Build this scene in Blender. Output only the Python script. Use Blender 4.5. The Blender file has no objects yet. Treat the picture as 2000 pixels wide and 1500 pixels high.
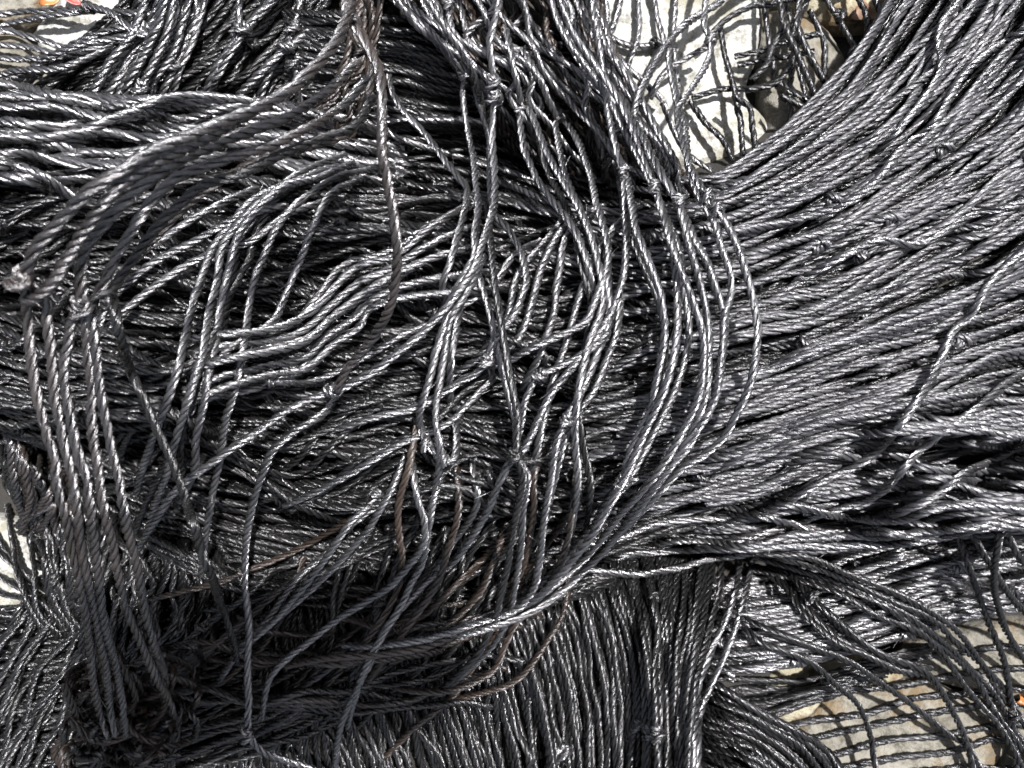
import bpy, math, random
import numpy as np
from mathutils import Vector, noise as mnoise

random.seed(11)
rng = np.random.default_rng(11)
SC = bpy.context.scene
COL = SC.collection
R = math.radians

# ------------------------------------------------------------------ camera, sky, sun, exposure
CZ = 0.42                      # lens height above the lowest ground (metres)
HALF = 0.60                    # half picture width at one metre
cam_d = bpy.data.cameras.new('camera')
cam = bpy.data.objects.new('camera', cam_d)
COL.objects.link(cam)
cam.location = (0, 0, CZ)
cam.rotation_euler = (0, 0, 0)
cam_d.sensor_width = 36.0
cam_d.lens = 18.0 / HALF
cam_d.clip_start = 0.01
cam_d.clip_end = 50.0
cam_d.dof.use_dof = True
cam_d.dof.focus_distance = 0.315
cam_d.dof.aperture_fstop = 22.0
SC.camera = cam

SUN_DIR = Vector((0.25, 0.27, 1.0)).normalized()      # towards the sun
elev = math.asin(SUN_DIR.z)
azim = math.atan2(SUN_DIR.x, SUN_DIR.y)
world = bpy.data.worlds.new("World")
SC.world = world
world.use_nodes = True
wn = world.node_tree.nodes
sky = wn.new('ShaderNodeTexSky')
sky.sky_type = 'NISHITA'
sky.sun_disc = False
sky.sun_elevation = elev
sky.sun_rotation = azim
sky.dust_density = 3.0
hsv = wn.new('ShaderNodeHueSaturation')            # hazy, nearly white daylight sky
hsv.inputs['Saturation'].default_value = 0.48
world.node_tree.links.new(sky.outputs[0], hsv.inputs['Color'])
world.node_tree.links.new(hsv.outputs[0], wn['Background'].inputs[0])
wn['Background'].inputs[1].default_value = 0.062

sun_d = bpy.data.lights.new('sun', 'SUN')
sun_d.energy = 5.0
sun_d.angle = R(1.8)
sun_d.color = (1.0, 0.985, 0.98)
sun = bpy.data.objects.new('sun', sun_d)
COL.objects.link(sun)
sun.rotation_euler = SUN_DIR.to_track_quat('Z', 'Y').to_euler()
SC.view_settings.view_transform = 'Standard'
SC.view_settings.look = 'None'
SC.view_settings.gamma = 1.0
SC.view_settings.use_curve_mapping = False
SC.view_settings.exposure = 1.74
SC.cycles.max_bounces = 5
SC.cycles.diffuse_bounces = 2
SC.cycles.glossy_bounces = 3


# ------------------------------------------------------------------ materials
def nodes(name):
    m = bpy.data.materials.new(name)
    m.use_nodes = True
    nt = m.node_tree
    return m, nt, nt.nodes['Principled BSDF']


def ramp(nt, fac, stops):
    n = nt.nodes.new('ShaderNodeValToRGB')
    e = n.color_ramp.elements
    while len(e) < len(stops):
        e.new(0.5)
    for k, (p, c) in enumerate(stops):
        e[k].position = p
        e[k].color = (c[0], c[1], c[2], 1)
    nt.links.new(fac, n.inputs[0])
    return n.outputs[0]


def tex_noise(nt, vec, scale, detail=4, rough=0.6):
    n = nt.nodes.new('ShaderNodeTexNoise')
    n.inputs['Scale'].default_value = scale
    n.inputs['Detail'].default_value = detail
    n.inputs['Roughness'].default_value = rough
    if vec is not None:
        nt.links.new(vec, n.inputs['Vector'])
    return n.outputs['Fac']


def twine_material(name, dark, light, rough, spec=0.7):
    """Tarred black twine: fine filaments running along every strand."""
    m, nt, b = nodes(name)
    uv = nt.nodes.new('ShaderNodeUVMap')
    uv.uv_map = 'strand'
    mp = nt.nodes.new('ShaderNodeMapping')
    mp.inputs['Scale'].default_value = (15.0, 90.0, 1.0)     # u once round, v in metres
    nt.links.new(uv.outputs[0], mp.inputs[0])
    fil = tex_noise(nt, mp.outputs[0], 1.0, 3, 0.65)
    geo = nt.nodes.new('ShaderNodeTexCoord')
    patch = tex_noise(nt, geo.outputs['Object'], 38.0, 5, 0.65)
    info = nt.nodes.new('ShaderNodeObjectInfo')
    add = nt.nodes.new('ShaderNodeMath'); add.operation = 'MULTIPLY_ADD'
    nt.links.new(info.outputs['Random'], add.inputs[0])
    add.inputs[1].default_value = 0.25
    nt.links.new(patch, add.inputs[2])
    col = ramp(nt, add.outputs[0], [(0.40, dark), (0.85, light)])
    nt.links.new(col, b.inputs['Base Color'])
    rr = nt.nodes.new('ShaderNodeMapRange')
    rr.inputs['From Min'].default_value = 0.3
    rr.inputs['From Max'].default_value = 0.75
    rr.inputs['To Min'].default_value = rough - 0.08
    rr.inputs['To Max'].default_value = rough + 0.14
    nt.links.new(patch, rr.inputs['Value'])
    nt.links.new(rr.outputs[0], b.inputs['Roughness'])
    b.inputs['IOR'].default_value = spec
    b.inputs['Specular Tint'].default_value = (0.985, 0.97, 1.0, 1)
    bp = nt.nodes.new('ShaderNodeBump')
    bp.inputs['Strength'].default_value = 0.9
    bp.inputs['Distance'].default_value = 0.00042
    nt.links.new(fil, bp.inputs['Height'])
    nt.links.new(bp.outputs[0], b.inputs['Normal'])
    return m


M_TWINE = twine_material('black_twine', (0.006, 0.006, 0.006), (0.006, 0.0058, 0.0057), 0.22, 1.60)
M_GREY = twine_material('lit_black_twine', (0.005, 0.0049, 0.0051), (0.021, 0.0205, 0.0208), 0.26, 2.3)  # paler copy of black_twine: brightness of the lit upper cords put into the colour
M_FAN = twine_material('sheen_pale_twine', (0.006, 0.0059, 0.0064), (0.027, 0.0265, 0.029), 0.33, 1.95)  # grey sheen of the right-hand fan painted into a paler base colour
M_LOCK = twine_material('brown_patched_twine', (0.005, 0.005, 0.0055), (0.020, 0.0145, 0.0115), 0.27, 2.05)  # black twine with random brown patches
M_BROWN = twine_material('dusty_and_shade_brown_twine', (0.006, 0.0045, 0.0035), (0.022, 0.0145, 0.010), 0.32, 1.6)  # dusty cords at top centre; lower left, brown of the shade painted in


def stone_material(name, a, b_, c, lich):
    m, nt, b = nodes(name)
    geo = nt.nodes.new('ShaderNodeTexCoord')
    o = geo.outputs['Object']
    n1 = tex_noise(nt, o, 14, 6, 0.62)
    n2 = tex_noise(nt, o, 120, 5, 0.7)
    c1 = ramp(nt, n1, [(0.32, a), (0.52, b_), (0.72, c)])
    vor = nt.nodes.new('ShaderNodeTexVoronoi')
    vor.inputs['Scale'].default_value = 300
    nt.links.new(o, vor.inputs['Vector'])
    mix = nt.nodes.new('ShaderNodeMix'); mix.data_type = 'RGBA'; mix.blend_type = 'MULTIPLY'
    mix.inputs['Factor'].default_value = 0.95
    nt.links.new(c1, mix.inputs['A'])
    nt.links.new(ramp(nt, n2, [(0.36, (0.38, 0.36, 0.30)), (0.50, (1, 1, 1))]), mix.inputs['B'])
    mask = ramp(nt, tex_noise(nt, o, 26, 7, 0.72), [(0.50, (0, 0, 0)), (0.60, (1, 1, 1))])
    mix2 = nt.nodes.new('ShaderNodeMix'); mix2.data_type = 'RGBA'
    nt.links.new(mask, mix2.inputs['Factor'])
    nt.links.new(mix.outputs['Result'], mix2.inputs['A'])
    mix2.inputs['B'].default_value = (lich[0], lich[1], lich[2], 1)
    nt.links.new(mix2.outputs['Result'], b.inputs['Base Color'])
    b.inputs['Roughness'].default_value = 0.9
    bp = nt.nodes.new('ShaderNodeBump')
    bp.inputs['Strength'].default_value = 0.8
    bp.inputs['Distance'].default_value = 0.0035
    nt.links.new(n2, bp.inputs['Height'])
    nt.links.new(bp.outputs[0], b.inputs['Normal'])
    return m


M_STONE = stone_material('pale_limestone', (0.06, 0.054, 0.042), (0.14, 0.132, 0.112), (0.23, 0.224, 0.208), (0.075, 0.052, 0.026))
M_WHITE = stone_material('white_limestone', (0.17, 0.166, 0.15), (0.29, 0.287, 0.275), (0.37, 0.37, 0.36), (0.15, 0.142, 0.112))
M_LICHEN = stone_material('lichened_stone', (0.10, 0.085, 0.055), (0.19, 0.175, 0.125), (0.25, 0.24, 0.2), (0.09, 0.06, 0.03))
M_SOIL = stone_material('dark_soil', (0.004, 0.0035, 0.003), (0.009, 0.0075, 0.006), (0.022, 0.018, 0.013), (0.012, 0.010, 0.006))


def plain(name, c, rough=0.6, c2=None):
    m, nt, b = nodes(name)
    geo = nt.nodes.new('ShaderNodeTexCoord')
    n = tex_noise(nt, geo.outputs['Object'], 160, 4)
    c2 = c2 or tuple(x * 0.5 for x in c)
    nt.links.new(ramp(nt, n, [(0.35, c2), (0.65, c)]), b.inputs['Base Color'])
    b.inputs['Roughness'].default_value = rough
    return m


M_LEAF_R = plain('red_dry_leaf', (0.20, 0.03, 0.02), 0.5)
M_LEAF_O = plain('orange_dry_leaf', (0.30, 0.10, 0.02), 0.5)
M_LEAF_B = plain('brown_dry_leaf', (0.12, 0.06, 0.03), 0.6)


# ------------------------------------------------------------------ object helpers
def mesh_object(name, verts, faces, mat, parent=None, uv=None, loops=None, smooth=True):
    me = bpy.data.meshes.new(name)
    nf = len(faces); n = faces.shape[1]
    me.vertices.add(len(verts)); me.vertices.foreach_set('co', np.asarray(verts, np.float32).ravel())
    me.loops.add(nf * n); me.loops.foreach_set('vertex_index', np.asarray(faces, np.int32).ravel())
    me.polygons.add(nf)
    me.polygons.foreach_set('loop_start', np.arange(0, nf * n, n, dtype=np.int32))
    me.polygons.foreach_set('loop_total', np.full(nf, n, dtype=np.int32))
    me.polygons.foreach_set('use_smooth', np.full(nf, smooth, dtype=bool))
    if uv is not None:
        l = me.uv_layers.new(name='strand')
        l.data.foreach_set('uv', np.asarray(uv, np.float32).ravel())
    me.update(calc_edges=True)
    me.materials.append(mat)
    o = bpy.data.objects.new(name, me)
    COL.objects.link(o)
    if parent is not None:
        o.parent = parent
    return o


def thing(name, label, cat, group=None):
    o = bpy.data.objects.new(name, None)
    o.empty_display_size = 0.01
    COL.objects.link(o)
    o['label'] = label; o['category'] = cat
    if group:
        o['group'] = group
    return o


# ------------------------------------------------------------------ the ground, and a height map that every cord is laid on
def P(x, y, z):
    """photo pixel (2000 x 1500) at height z -> world"""
    k = HALF / 1000.0
    return (x - 1000.0) * k * (CZ - z), (750.0 - y) * k * (CZ - z)


GX0, GY0, GS = -0.40, -0.34, 0.0006
GNX, GNY = int(0.80 / GS), int(0.68 / GS)
gx = GX0 + GS * np.arange(GNX)
gy = GY0 + GS * np.arange(GNY)
XX, YY = np.meshgrid(gx, gy)


def seg_dist(X, Y, pts):
    d = np.full(np.shape(X), 9.0)
    for (ax, ay), (bx, by) in zip(pts[:-1], pts[1:]):
        vx, vy = bx - ax, by - ay
        t = np.clip(((X - ax) * vx + (Y - ay) * vy) / (vx * vx + vy * vy), 0, 1)
        d = np.minimum(d, np.hypot(X - ax - t * vx, Y - ay - t * vy))
    return d


def sstep(a, b, x):
    t = np.clip((x - a) / (b - a), 0, 1)
    return t * t * (3 - 2 * t)


def lump(X, Y, f, s):
    return (np.sin(X * f + s) * np.cos(Y * f * 1.13 + 2 * s) + 0.5 * np.sin(X * f * 2.3 + 3 * s + Y * f * 1.7))


RIDGE = [P(-300, 520, .05), P(200, 560, .05), P(700, 680, .05), P(1150, 740, .05), P(1500, 620, .05), P(1850, 430, .05), P(2300, 100, .05)]
RIDGE2 = [P(1400, 740, .05), P(1700, 850, .05), P(2400, 860, .05)]
RIDGE3 = [P(560, 1300, .02), P(1000, 1330, .02), P(1300, 1300, .02), P(1330, 1800, .02)]
RIDGE4 = [P(150, 1400, .0), P(500, 1700, .0), P(900, 1900, .0)]
RIDGE5 = [P(330, -150, .0), P(500, 60, .02), P(900, 60, .03), P(1050, -100, .03)]


def ground_z(X, Y):
    z = 0.0 * X
    z = np.maximum(z, 0.072 * (1 - sstep(0.035, 0.098, seg_dist(X, Y, RIDGE))))
    z = np.maximum(z, 0.058 * (1 - sstep(0.02, 0.078, seg_dist(X, Y, RIDGE2))))
    z = np.maximum(z, 0.024 * (1 - sstep(0.02, 0.08, seg_dist(X, Y, RIDGE3))))
    z = np.maximum(z, 0.016 * (1 - sstep(0.03, 0.08, seg_dist(X, Y, RIDGE4))))
    z = np.maximum(z, 0.030 * (1 - sstep(0.02, 0.075, seg_dist(X, Y, RIDGE5))))
    return z + 0.0016 * lump(X, Y, 60, 1.0) - 0.003


H = ground_z(XX, YY)


def build_ground():
    xs = np.concatenate([[-3, -1.5, -0.8], np.arange(-0.5, 0.5001, 0.004), [0.8, 1.5, 3]])
    ys = np.concatenate([[-3, -1.5, -0.8], np.arange(-0.45, 0.4501, 0.004), [0.8, 1.5, 3]])
    X, Y = np.meshgrid(xs, ys)
    Z = ground_z(X, Y) + 0.0012 * lump(X, Y, 310, 4.0) - 0.001
    v = np.stack([X, Y, Z], -1).reshape(-1, 3)
    ny, nx = X.shape
    i = (np.arange(ny - 1)[:, None] * nx + np.arange(nx - 1)[None, :]).ravel()
    f = np.stack([i, i + 1, i + nx + 1, i + nx], 1)
    o = mesh_object('ground', v, f, M_SOIL)
    o['kind'] = 'structure'


build_ground()


def stone(pts, top, mat, label, dome=0.010, seed=0):
    """A rounded weathered stone traced by its outline, with real thickness; also lifts the height map."""
    pts = np.array([P(x, y, top) for x, y in pts])
    # smooth closed outline
    n = len(pts); m = 96
    t = np.linspace(0, n, m, endpoint=False)
    i = t.astype(int); u = (t - i)[:, None]
    p0, p1, p2, p3 = pts[(i - 1) % n], pts[i % n], pts[(i + 1) % n], pts[(i + 2) % n]
    ol = 0.5 * (2 * p1 + (p2 - p0) * u + (2 * p0 - 5 * p1 + 4 * p2 - p3) * u ** 2 + (3 * p1 - p0 - 3 * p2 + p3) * u ** 3)
    c = ol.mean(0)
    rings = [(0.0, 0.0), (.15, .0), (.3, .01), (.45, .04), (.6, .09), (.72, .17), (.82, .28), (.9, .42), (.96, .62), (1.0, 1.0), (1.0, 1.7), (.93, 2.6), (.8, 3.2)]
    V = []
    for q, (s, d) in enumerate(rings):
        r = c + (ol - c) * s
        zz = top - dome * d
        amp = 0.0022 * (1 if s > 0 else 1)
        hz = amp * lump(r[:, 0], r[:, 1], 55, seed) + 0.0007 * lump(r[:, 0], r[:, 1], 230, seed + 3) + 0.0003 * lump(r[:, 0], r[:, 1], 700, seed + 5)
        V.append(np.column_stack([r, zz + hz]))
    V = np.concatenate(V)
    F = []
    for q in range(len(rings) - 1):
        a = q * m + np.arange(m); b = q * m + (np.arange(m) + 1) % m
        F.append(np.stack([a, a + m, b + m, b], 1))
    F = np.concatenate(F)
    o = mesh_object('stone', V - np.array([c[0], c[1], 0]), F, mat)
    o.location = (c[0], c[1], 0)
    o['label'] = label; o['category'] = 'stone'; o['group'] = 'pale stones the nets lie on'
    # height map
    dx, dy = XX - c[0], YY - c[1]
    ang = np.arctan2(dy, dx); oa = np.arctan2(ol[:, 1] - c[1], ol[:, 0] - c[0]); od = np.hypot(ol[:, 0] - c[0], ol[:, 1] - c[1])
    k = np.argsort(oa)
    rad = np.interp(ang, oa[k], od[k], period=2 * math.pi)
    q = np.hypot(dx, dy) / rad
    hz = np.interp(q, [0, .3, .6, .82, .96, 1.0], [0, .01, .09, .28, .62, 1.0])
    st = top - dome * hz + 0.0022 * lump(XX, YY, 55, seed)
    H[:] = np.where(q < 1, np.maximum(H, st), H)


S = stone
S([(60, 40), (170, -60), (420, -80), (430, 60), (330, 120), (180, 150), (90, 120)], .016, M_WHITE, 'white sunlit stone behind the loose cords in the top left corner', seed=1)
S([(-160, 90), (-20, 40), (60, 95), (90, 160), (20, 230), (-160, 230)], .012, M_STONE, 'pale stone at the left edge just under the top left cords', seed=2)
S([(-200, -80), (20, -90), (70, -10), (30, 40), (-60, 60), (-200, 30)], .010, M_STONE, 'small grey stone beyond the red leaves in the top left corner', seed=6)
S([(1130, -60), (1320, -110), (1480, -60), (1500, 60), (1470, 170), (1520, 250), (1470, 330), (1330, 330), (1230, 230), (1120, 100)], .022, M_WHITE, 'big white stone seen through the loose net at top centre right', .012, seed=3)
S([(1500, 10), (1590, 20), (1640, 60), (1660, 130), (1600, 210), (1540, 300), (1500, 250), (1495, 130)], .018, M_STONE, 'yellowish mottled stone between the dark dangling cords and the thick fan', seed=4)
S([(1440, -120), (1650, -120), (1800, -60), (1770, 40), (1650, 45), (1540, 10), (1470, -20)], .010, M_LICHEN, 'brown lichened stone at the top edge beside the fan of cords', seed=5)
S([(-200, 1010), (10, 1020), (50, 1080), (90, 1130), (80, 1200), (0, 1230), (-200, 1210)], .012, M_WHITE, 'pale grey stone at the left edge below the hanging cords', seed=7)
S([(1560, 1440), (1640, 1370), (1800, 1340), (1900, 1370), (1990, 1400), (1960, 1520), (1820, 1600), (1620, 1600), (1540, 1520)], .014, M_STONE, 'large pale stone under the row of cords in the bottom right corner', seed=8)
S([(1770, 1300), (1860, 1245), (1990, 1220), (2120, 1240), (2120, 1340), (2000, 1375), (1850, 1345)], .014, M_STONE, 'pale speckled stone at the right edge under the open net', seed=9)
S([(1500, 1300), (1600, 1260), (1740, 1290), (1780, 1330), (1640, 1360), (1560, 1420), (1480, 1400)], .010, M_LICHEN, 'brown mossy stone under the lower right net', seed=10)
S([(2000, 1390), (2130, 1370), (2150, 1560), (2010, 1560), (1975, 1460)], .010, M_STONE, 'stone in the very bottom right corner behind the knotted cords', seed=12)


H0 = H.copy()


# ------------------------------------------------------------------ laying cords
def spline(cp, step=5.0):
    """Catmull-Rom through control points (n x d), resampled evenly in the first two columns."""
    cp = np.asarray(cp, float)
    c = np.vstack([2 * cp[0] - cp[1], cp, 2 * cp[-1] - cp[-2]])
    out = []
    for i in range(1, len(c) - 2):
        L = np.hypot(*(c[i + 1, :2] - c[i, :2]))
        n = max(4, int(L / step))
        u = np.linspace(0, 1, n, endpoint=False)[:, None]
        p0, p1, p2, p3 = c[i - 1], c[i], c[i + 1], c[i + 2]
        out.append(0.5 * (2 * p1 + (p2 - p0) * u + (2 * p0 - 5 * p1 + 4 * p2 - p3) * u ** 2 + (3 * p1 - p0 - 3 * p2 + p3) * u ** 3))
    out.append(c[-2:-1])
    return np.vstack(out)


def resample(p, step):
    s = np.concatenate([[0], np.cumsum(np.linalg.norm(np.diff(p, axis=0), axis=1))])
    n = max(6, int(s[-1] / step) + 1)
    t = np.linspace(0, s[-1], n)
    return np.stack([np.interp(t, s, p[:, k]) for k in range(p.shape[1])], 1), s[-1]


def gauss(a, sig):
    if sig < 0.6:
        return a
    n = int(sig * 3)
    k = np.exp(-0.5 * (np.arange(-n, n + 1) / sig) ** 2); k /= k.sum()
    return np.convolve(np.pad(a, n, mode='edge'), k, mode='valid')


def maxfilt(a, n):
    b = np.pad(a, n, mode='edge')
    return np.max(np.stack([b[i:i + len(a)] for i in range(2 * n + 1)]), 0)


def wob(n, cycles, amp):
    """smooth random wander"""
    k = max(3, int(cycles) + 3)
    v = rng.normal(0, 1, k)
    t = np.linspace(0, k - 1.001, n)
    i = t.astype(int); u = t - i; u = u * u * (3 - 2 * u)
    return amp * (v[i] * (1 - u) + v[np.minimum(i + 1, k - 1)] * u)


def hsample(x, y):
    i = np.clip(((x - GX0) / GS).astype(int), 0, GNX - 1)
    j = np.clip(((y - GY0) / GS).astype(int), 0, GNY - 1)
    return H[j, i]


def base_height(x, y):
    i = np.clip(((x - GX0) / GS).astype(int), 0, GNX - 1)
    j = np.clip(((y - GY0) / GS).astype(int), 0, GNY - 1)
    return H0[j, i]


def stamp(p, r):
    q, _ = resample(p, GS * 1.2)
    n = int(math.ceil(r / GS))
    o = np.arange(-n, n + 1)
    ox, oy = [a.ravel() for a in np.meshgrid(o, o)]
    d2 = (ox ** 2 + oy ** 2) * GS * GS
    ok = d2 < r * r
    ox, oy = ox[ok], oy[ok]; hh = np.sqrt(r * r - d2[ok])
    i = ((q[:, 0] - GX0) / GS).astype(int)[:, None] + ox[None, :]
    j = ((q[:, 1] - GY0) / GS).astype(int)[:, None] + oy[None, :]
    z = q[:, 2][:, None] + hh[None, :]
    ok = (i >= 0) & (i < GNX) & (j >= 0) & (j < GNY)
    np.maximum.at(H, (j[ok], i[ok]), z[ok])


DIVE = True


def lay(cp, r=0.0019, absz=False, wobble=3.0, sag=1.0, write=True, dive=True):
    """Trace in photo pixels -> a cord that lies on whatever is already there. Third column: lift above it
    (or the true height when absz)."""
    cp = [(c[0], c[1], c[2] if len(c) > 2 else 0.0) for c in cp]
    # cords that leave the picture carry on well beyond it
    def beyond(p, q, ext=420.0):
        if 0 < p[0] < 2000 and 0 < p[1] < 1500:
            return []
        dx, dy = p[0] - q[0], p[1] - q[1]
        l = math.hypot(dx, dy) + 1e-6
        return [(p[0] + dx / l * ext, p[1] + dy / l * ext, p[2])]
    if not absz:
        cp = beyond(cp[0], cp[1]) + cp + beyond(cp[-1], cp[-2])
    a = spline(cp)
    L = 5.0 * len(a)
    n = len(a)
    a[:, 0] += wob(n, L / 120, wobble); a[:, 1] += wob(n, L / 120, wobble)
    z = np.full(n, 0.08)
    lift = np.clip(a[:, 2], 0, None)
    for it in range(3):
        x, y = P(a[:, 0], a[:, 1], z)
        if absz:
            z = a[:, 2] + wob(n, L / 150, 0.0006) * 0
            continue
        tx, ty = np.gradient(x), np.gradient(y)
        l = np.hypot(tx, ty) + 1e-9
        sx, sy = -ty / l * r * 0.55, tx / l * r * 0.55
        h = np.maximum(hsample(x, y), np.maximum(hsample(x + sx, y + sy), hsample(x - sx, y - sy)) - 0.0003)
        small = gauss(maxfilt(h, 2), 4 * sag)
        big = gauss(maxfilt(h, 8), 16)
        # a heap packs down under its own weight
        lim = gauss(base_height(x, y), 20) + 0.056
        small = np.where(small > lim, lim + (small - lim) * 0.6, small)
        big = np.where(big > lim, lim + (big - lim) * 0.6, big)
        w = np.clip(lift / 0.004, 0, 1)
        z = small * (1 - w) + big * w + r * 0.72 + lift
        if dive and DIVE:            # an end that stops inside the picture tucks under its neighbours
            q = np.arange(n)
            for e, dd in ((0, q), (-1, n - 1 - q)):
                if -10 < a[e, 0] < 2010 and -10 < a[e, 1] < 1510:
                    k_ = np.clip(1 - dd / 24.0, 0, 1)
                    z = z - k_ * k_ * (0.006 + lift)
    x, y = P(a[:, 0], a[:, 1], z)
    p = np.stack([x, y, z], 1)
    if write:
        low = lift < 0.006 if not absz else np.zeros(n, bool)
        if low.sum() > 4:
            # stamp the contiguous low runs
            idx = np.flatnonzero(low)
            for run in np.split(idx, np.flatnonzero(np.diff(idx) > 1) + 1):
                if len(run) > 3:
                    stamp(p[run], r)
    return p


def strand_mesh(p, r, pitch, phase=None, transport=False, SIDES=15):
    """three strands laid up right-handed round the path; returns verts, quads, uv"""
    q, L = resample(p, pitch / (11.0 if SIDES > 7 else 9.0))
    n = len(q)
    T = np.gradient(q, axis=0); T /= np.linalg.norm(T, axis=1)[:, None] + 1e-12
    if transport:
        N = np.zeros_like(T)
        v = np.cross(T[0], [0.3, 0.2, 1.0]); v /= np.linalg.norm(v)
        for i in range(n):
            v = v - T[i] * v.dot(T[i]); v /= np.linalg.norm(v); N[i] = v
    else:
        N = np.cross(T, [0, 0, 1.0]); N /= np.linalg.norm(N, axis=1)[:, None] + 1e-9
    B = np.cross(T, N)
    s = np.linspace(0, L, n)
    ph = rng.uniform(0, 6.28) if phase is None else phase
    # lay tightness wanders a little
    tw = 2 * math.pi * np.cumsum(np.concatenate([[0], np.diff(s)]) * (1 + wob(n, L / 0.025, 0.17))) / pitch + ph
    rs = r * 0.475
    ro = r * 0.565
    vs, fs, uvs = [], [], []
    ca = (2 * math.pi * np.arange(SIDES) / SIDES)[None, :] + (s * 180.0 + ph)[:, None]      # the yarns turn within the strand
    lobe = np.where(np.arange(SIDES) % 3 == 0, 0.82, 1.04)[None, :] if SIDES > 7 else np.ones((1, SIDES))
    for k in range(3):
        th = tw + k * 2 * math.pi / 3
        dirv = N * np.cos(th)[:, None] + B * np.sin(th)[:, None]
        # slack: strands open a bit here and there
        rr = ro * (1 + wob(n, L / 0.009, 0.13))
        c = q + dirv * rr[:, None]
        t = np.gradient(c, axis=0); t /= np.linalg.norm(t, axis=1)[:, None] + 1e-12
        u = dirv - t * np.sum(dirv * t, 1)[:, None]; u /= np.linalg.norm(u, axis=1)[:, None] + 1e-12
        w = np.cross(t, u)
        rad = rs * (1 + wob(n, L / 0.008, 0.11))
        rl = (rad[:, None] * lobe)[:, :, None]
        ring = c[:, None, :] + rl * (np.cos(ca)[:, :, None] * u[:, None, :] + 1.12 * np.sin(ca)[:, :, None] * w[:, None, :])
        vs.append(ring.reshape(-1, 3))
        i = (np.arange(n - 1)[:, None] * SIDES)
        j = np.arange(SIDES)[None, :]; j2 = (j + 1) % SIDES
        f = np.stack([i + j, i + j2, i + SIDES + j2, i + SIDES + j], -1).reshape(-1, 4) + k * n * SIDES
        fs.append(f)
        # filaments twist back inside the strand, so they run almost along the cord
        u0 = (j + 0.0) / SIDES + 0 * i; u1 = (j + 1.0) / SIDES + 0 * i
        si = np.repeat(s[:-1, None], SIDES, 1); sj = np.repeat(s[1:, None], SIDES, 1)
        off = k * 3.7 + ph * 5
        g = 22.0
        uv = np.stack([np.stack([u0 + g * si + off, si + off], -1), np.stack([u1 + g * si + off, si + off], -1),
                       np.stack([u1 + g * sj + off, sj + off], -1), np.stack([u0 + g * sj + off, sj + off], -1)], 2)
        uvs.append(uv.reshape(-1, 2))
    base = 3 * n * SIDES
    if SIDES > 7:
        # broken filaments standing off the twine
        for _ in range(int(L / 0.011)):
            i = random.randint(1, n - 2)
            d0 = N[i] * random.uniform(-1, 1) + B[i] * random.uniform(-1, .3) + np.array([0, 0, .4])
            d0 /= np.linalg.norm(d0)
            dr = d0 * .6 + T[i] * random.choice((-1, 1)) * random.uniform(.5, 1.3)
            ln = random.uniform(.0012, .0042); curl = rng.normal(0, .5, 3)
            tt = np.linspace(0, 1, 5)[:, None]
            path = q[i] + d0 * r * .85 + ln * (tt * dr + tt ** 2 * curl * .6)
            fr = random.uniform(.00004, .00008)
            oa = np.cross(dr, [.3, .5, .8]); oa /= np.linalg.norm(oa); ob = np.cross(dr, oa); ob /= np.linalg.norm(ob)
            tri = np.stack([oa, -.5 * oa + .87 * ob, -.5 * oa - .87 * ob])
            vv = (path[:, None, :] + fr * tri[None]).reshape(-1, 3)
            ff = [(base + a * 3 + b, base + a * 3 + (b + 1) % 3, base + a * 3 + 3 + (b + 1) % 3, base + a * 3 + 3 + b) for a in range(4) for b in range(3)]
            vs.append(vv); fs.append(np.array(ff)); uvs.append(np.full((48, 2), .3)); base += 15
    return np.concatenate(vs), np.concatenate(fs), np.concatenate(uvs)


def knot_path(c, d, r, turns=2.2, roll=0.0, size=1.0):
    """a net knot: the twine wraps round itself, doubles over the front and dives back"""
    d = np.array(d, float); d /= np.linalg.norm(d)
    n0 = np.cross(d, [0, 0, 1.0]); n0 /= np.linalg.norm(n0) + 1e-9
    b0 = np.cross(n0, d)
    n_ = n0 * math.cos(roll) + b0 * math.sin(roll); b_ = -n0 * math.sin(roll) + b0 * math.cos(roll)
    t = np.linspace(0, 1, 60)
    R0 = 1.45 * r * size
    a = 2 * math.pi * turns * t
    ax = (t - 0.5) * 1.55 * r * turns
    path = np.array(c) + (ax * 1.0)[:, None] * d + (R0 * np.cos(a))[:, None] * n_ + (R0 * np.sin(a))[:, None] * b_
    # cross-over bight on the camera side
    t2 = np.linspace(0, 1, 40)
    a2 = math.pi * 1.35 * t2 + 0.3
    p2 = np.array(c) + ((0.5 - t2) * 3.6 * r)[:, None] * d + (1.7 * r * np.cos(a2))[:, None] * n_ + ((1.2 + 1.2 * np.sin(a2)) * r)[:, None] * b_
    return path, p2


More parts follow.
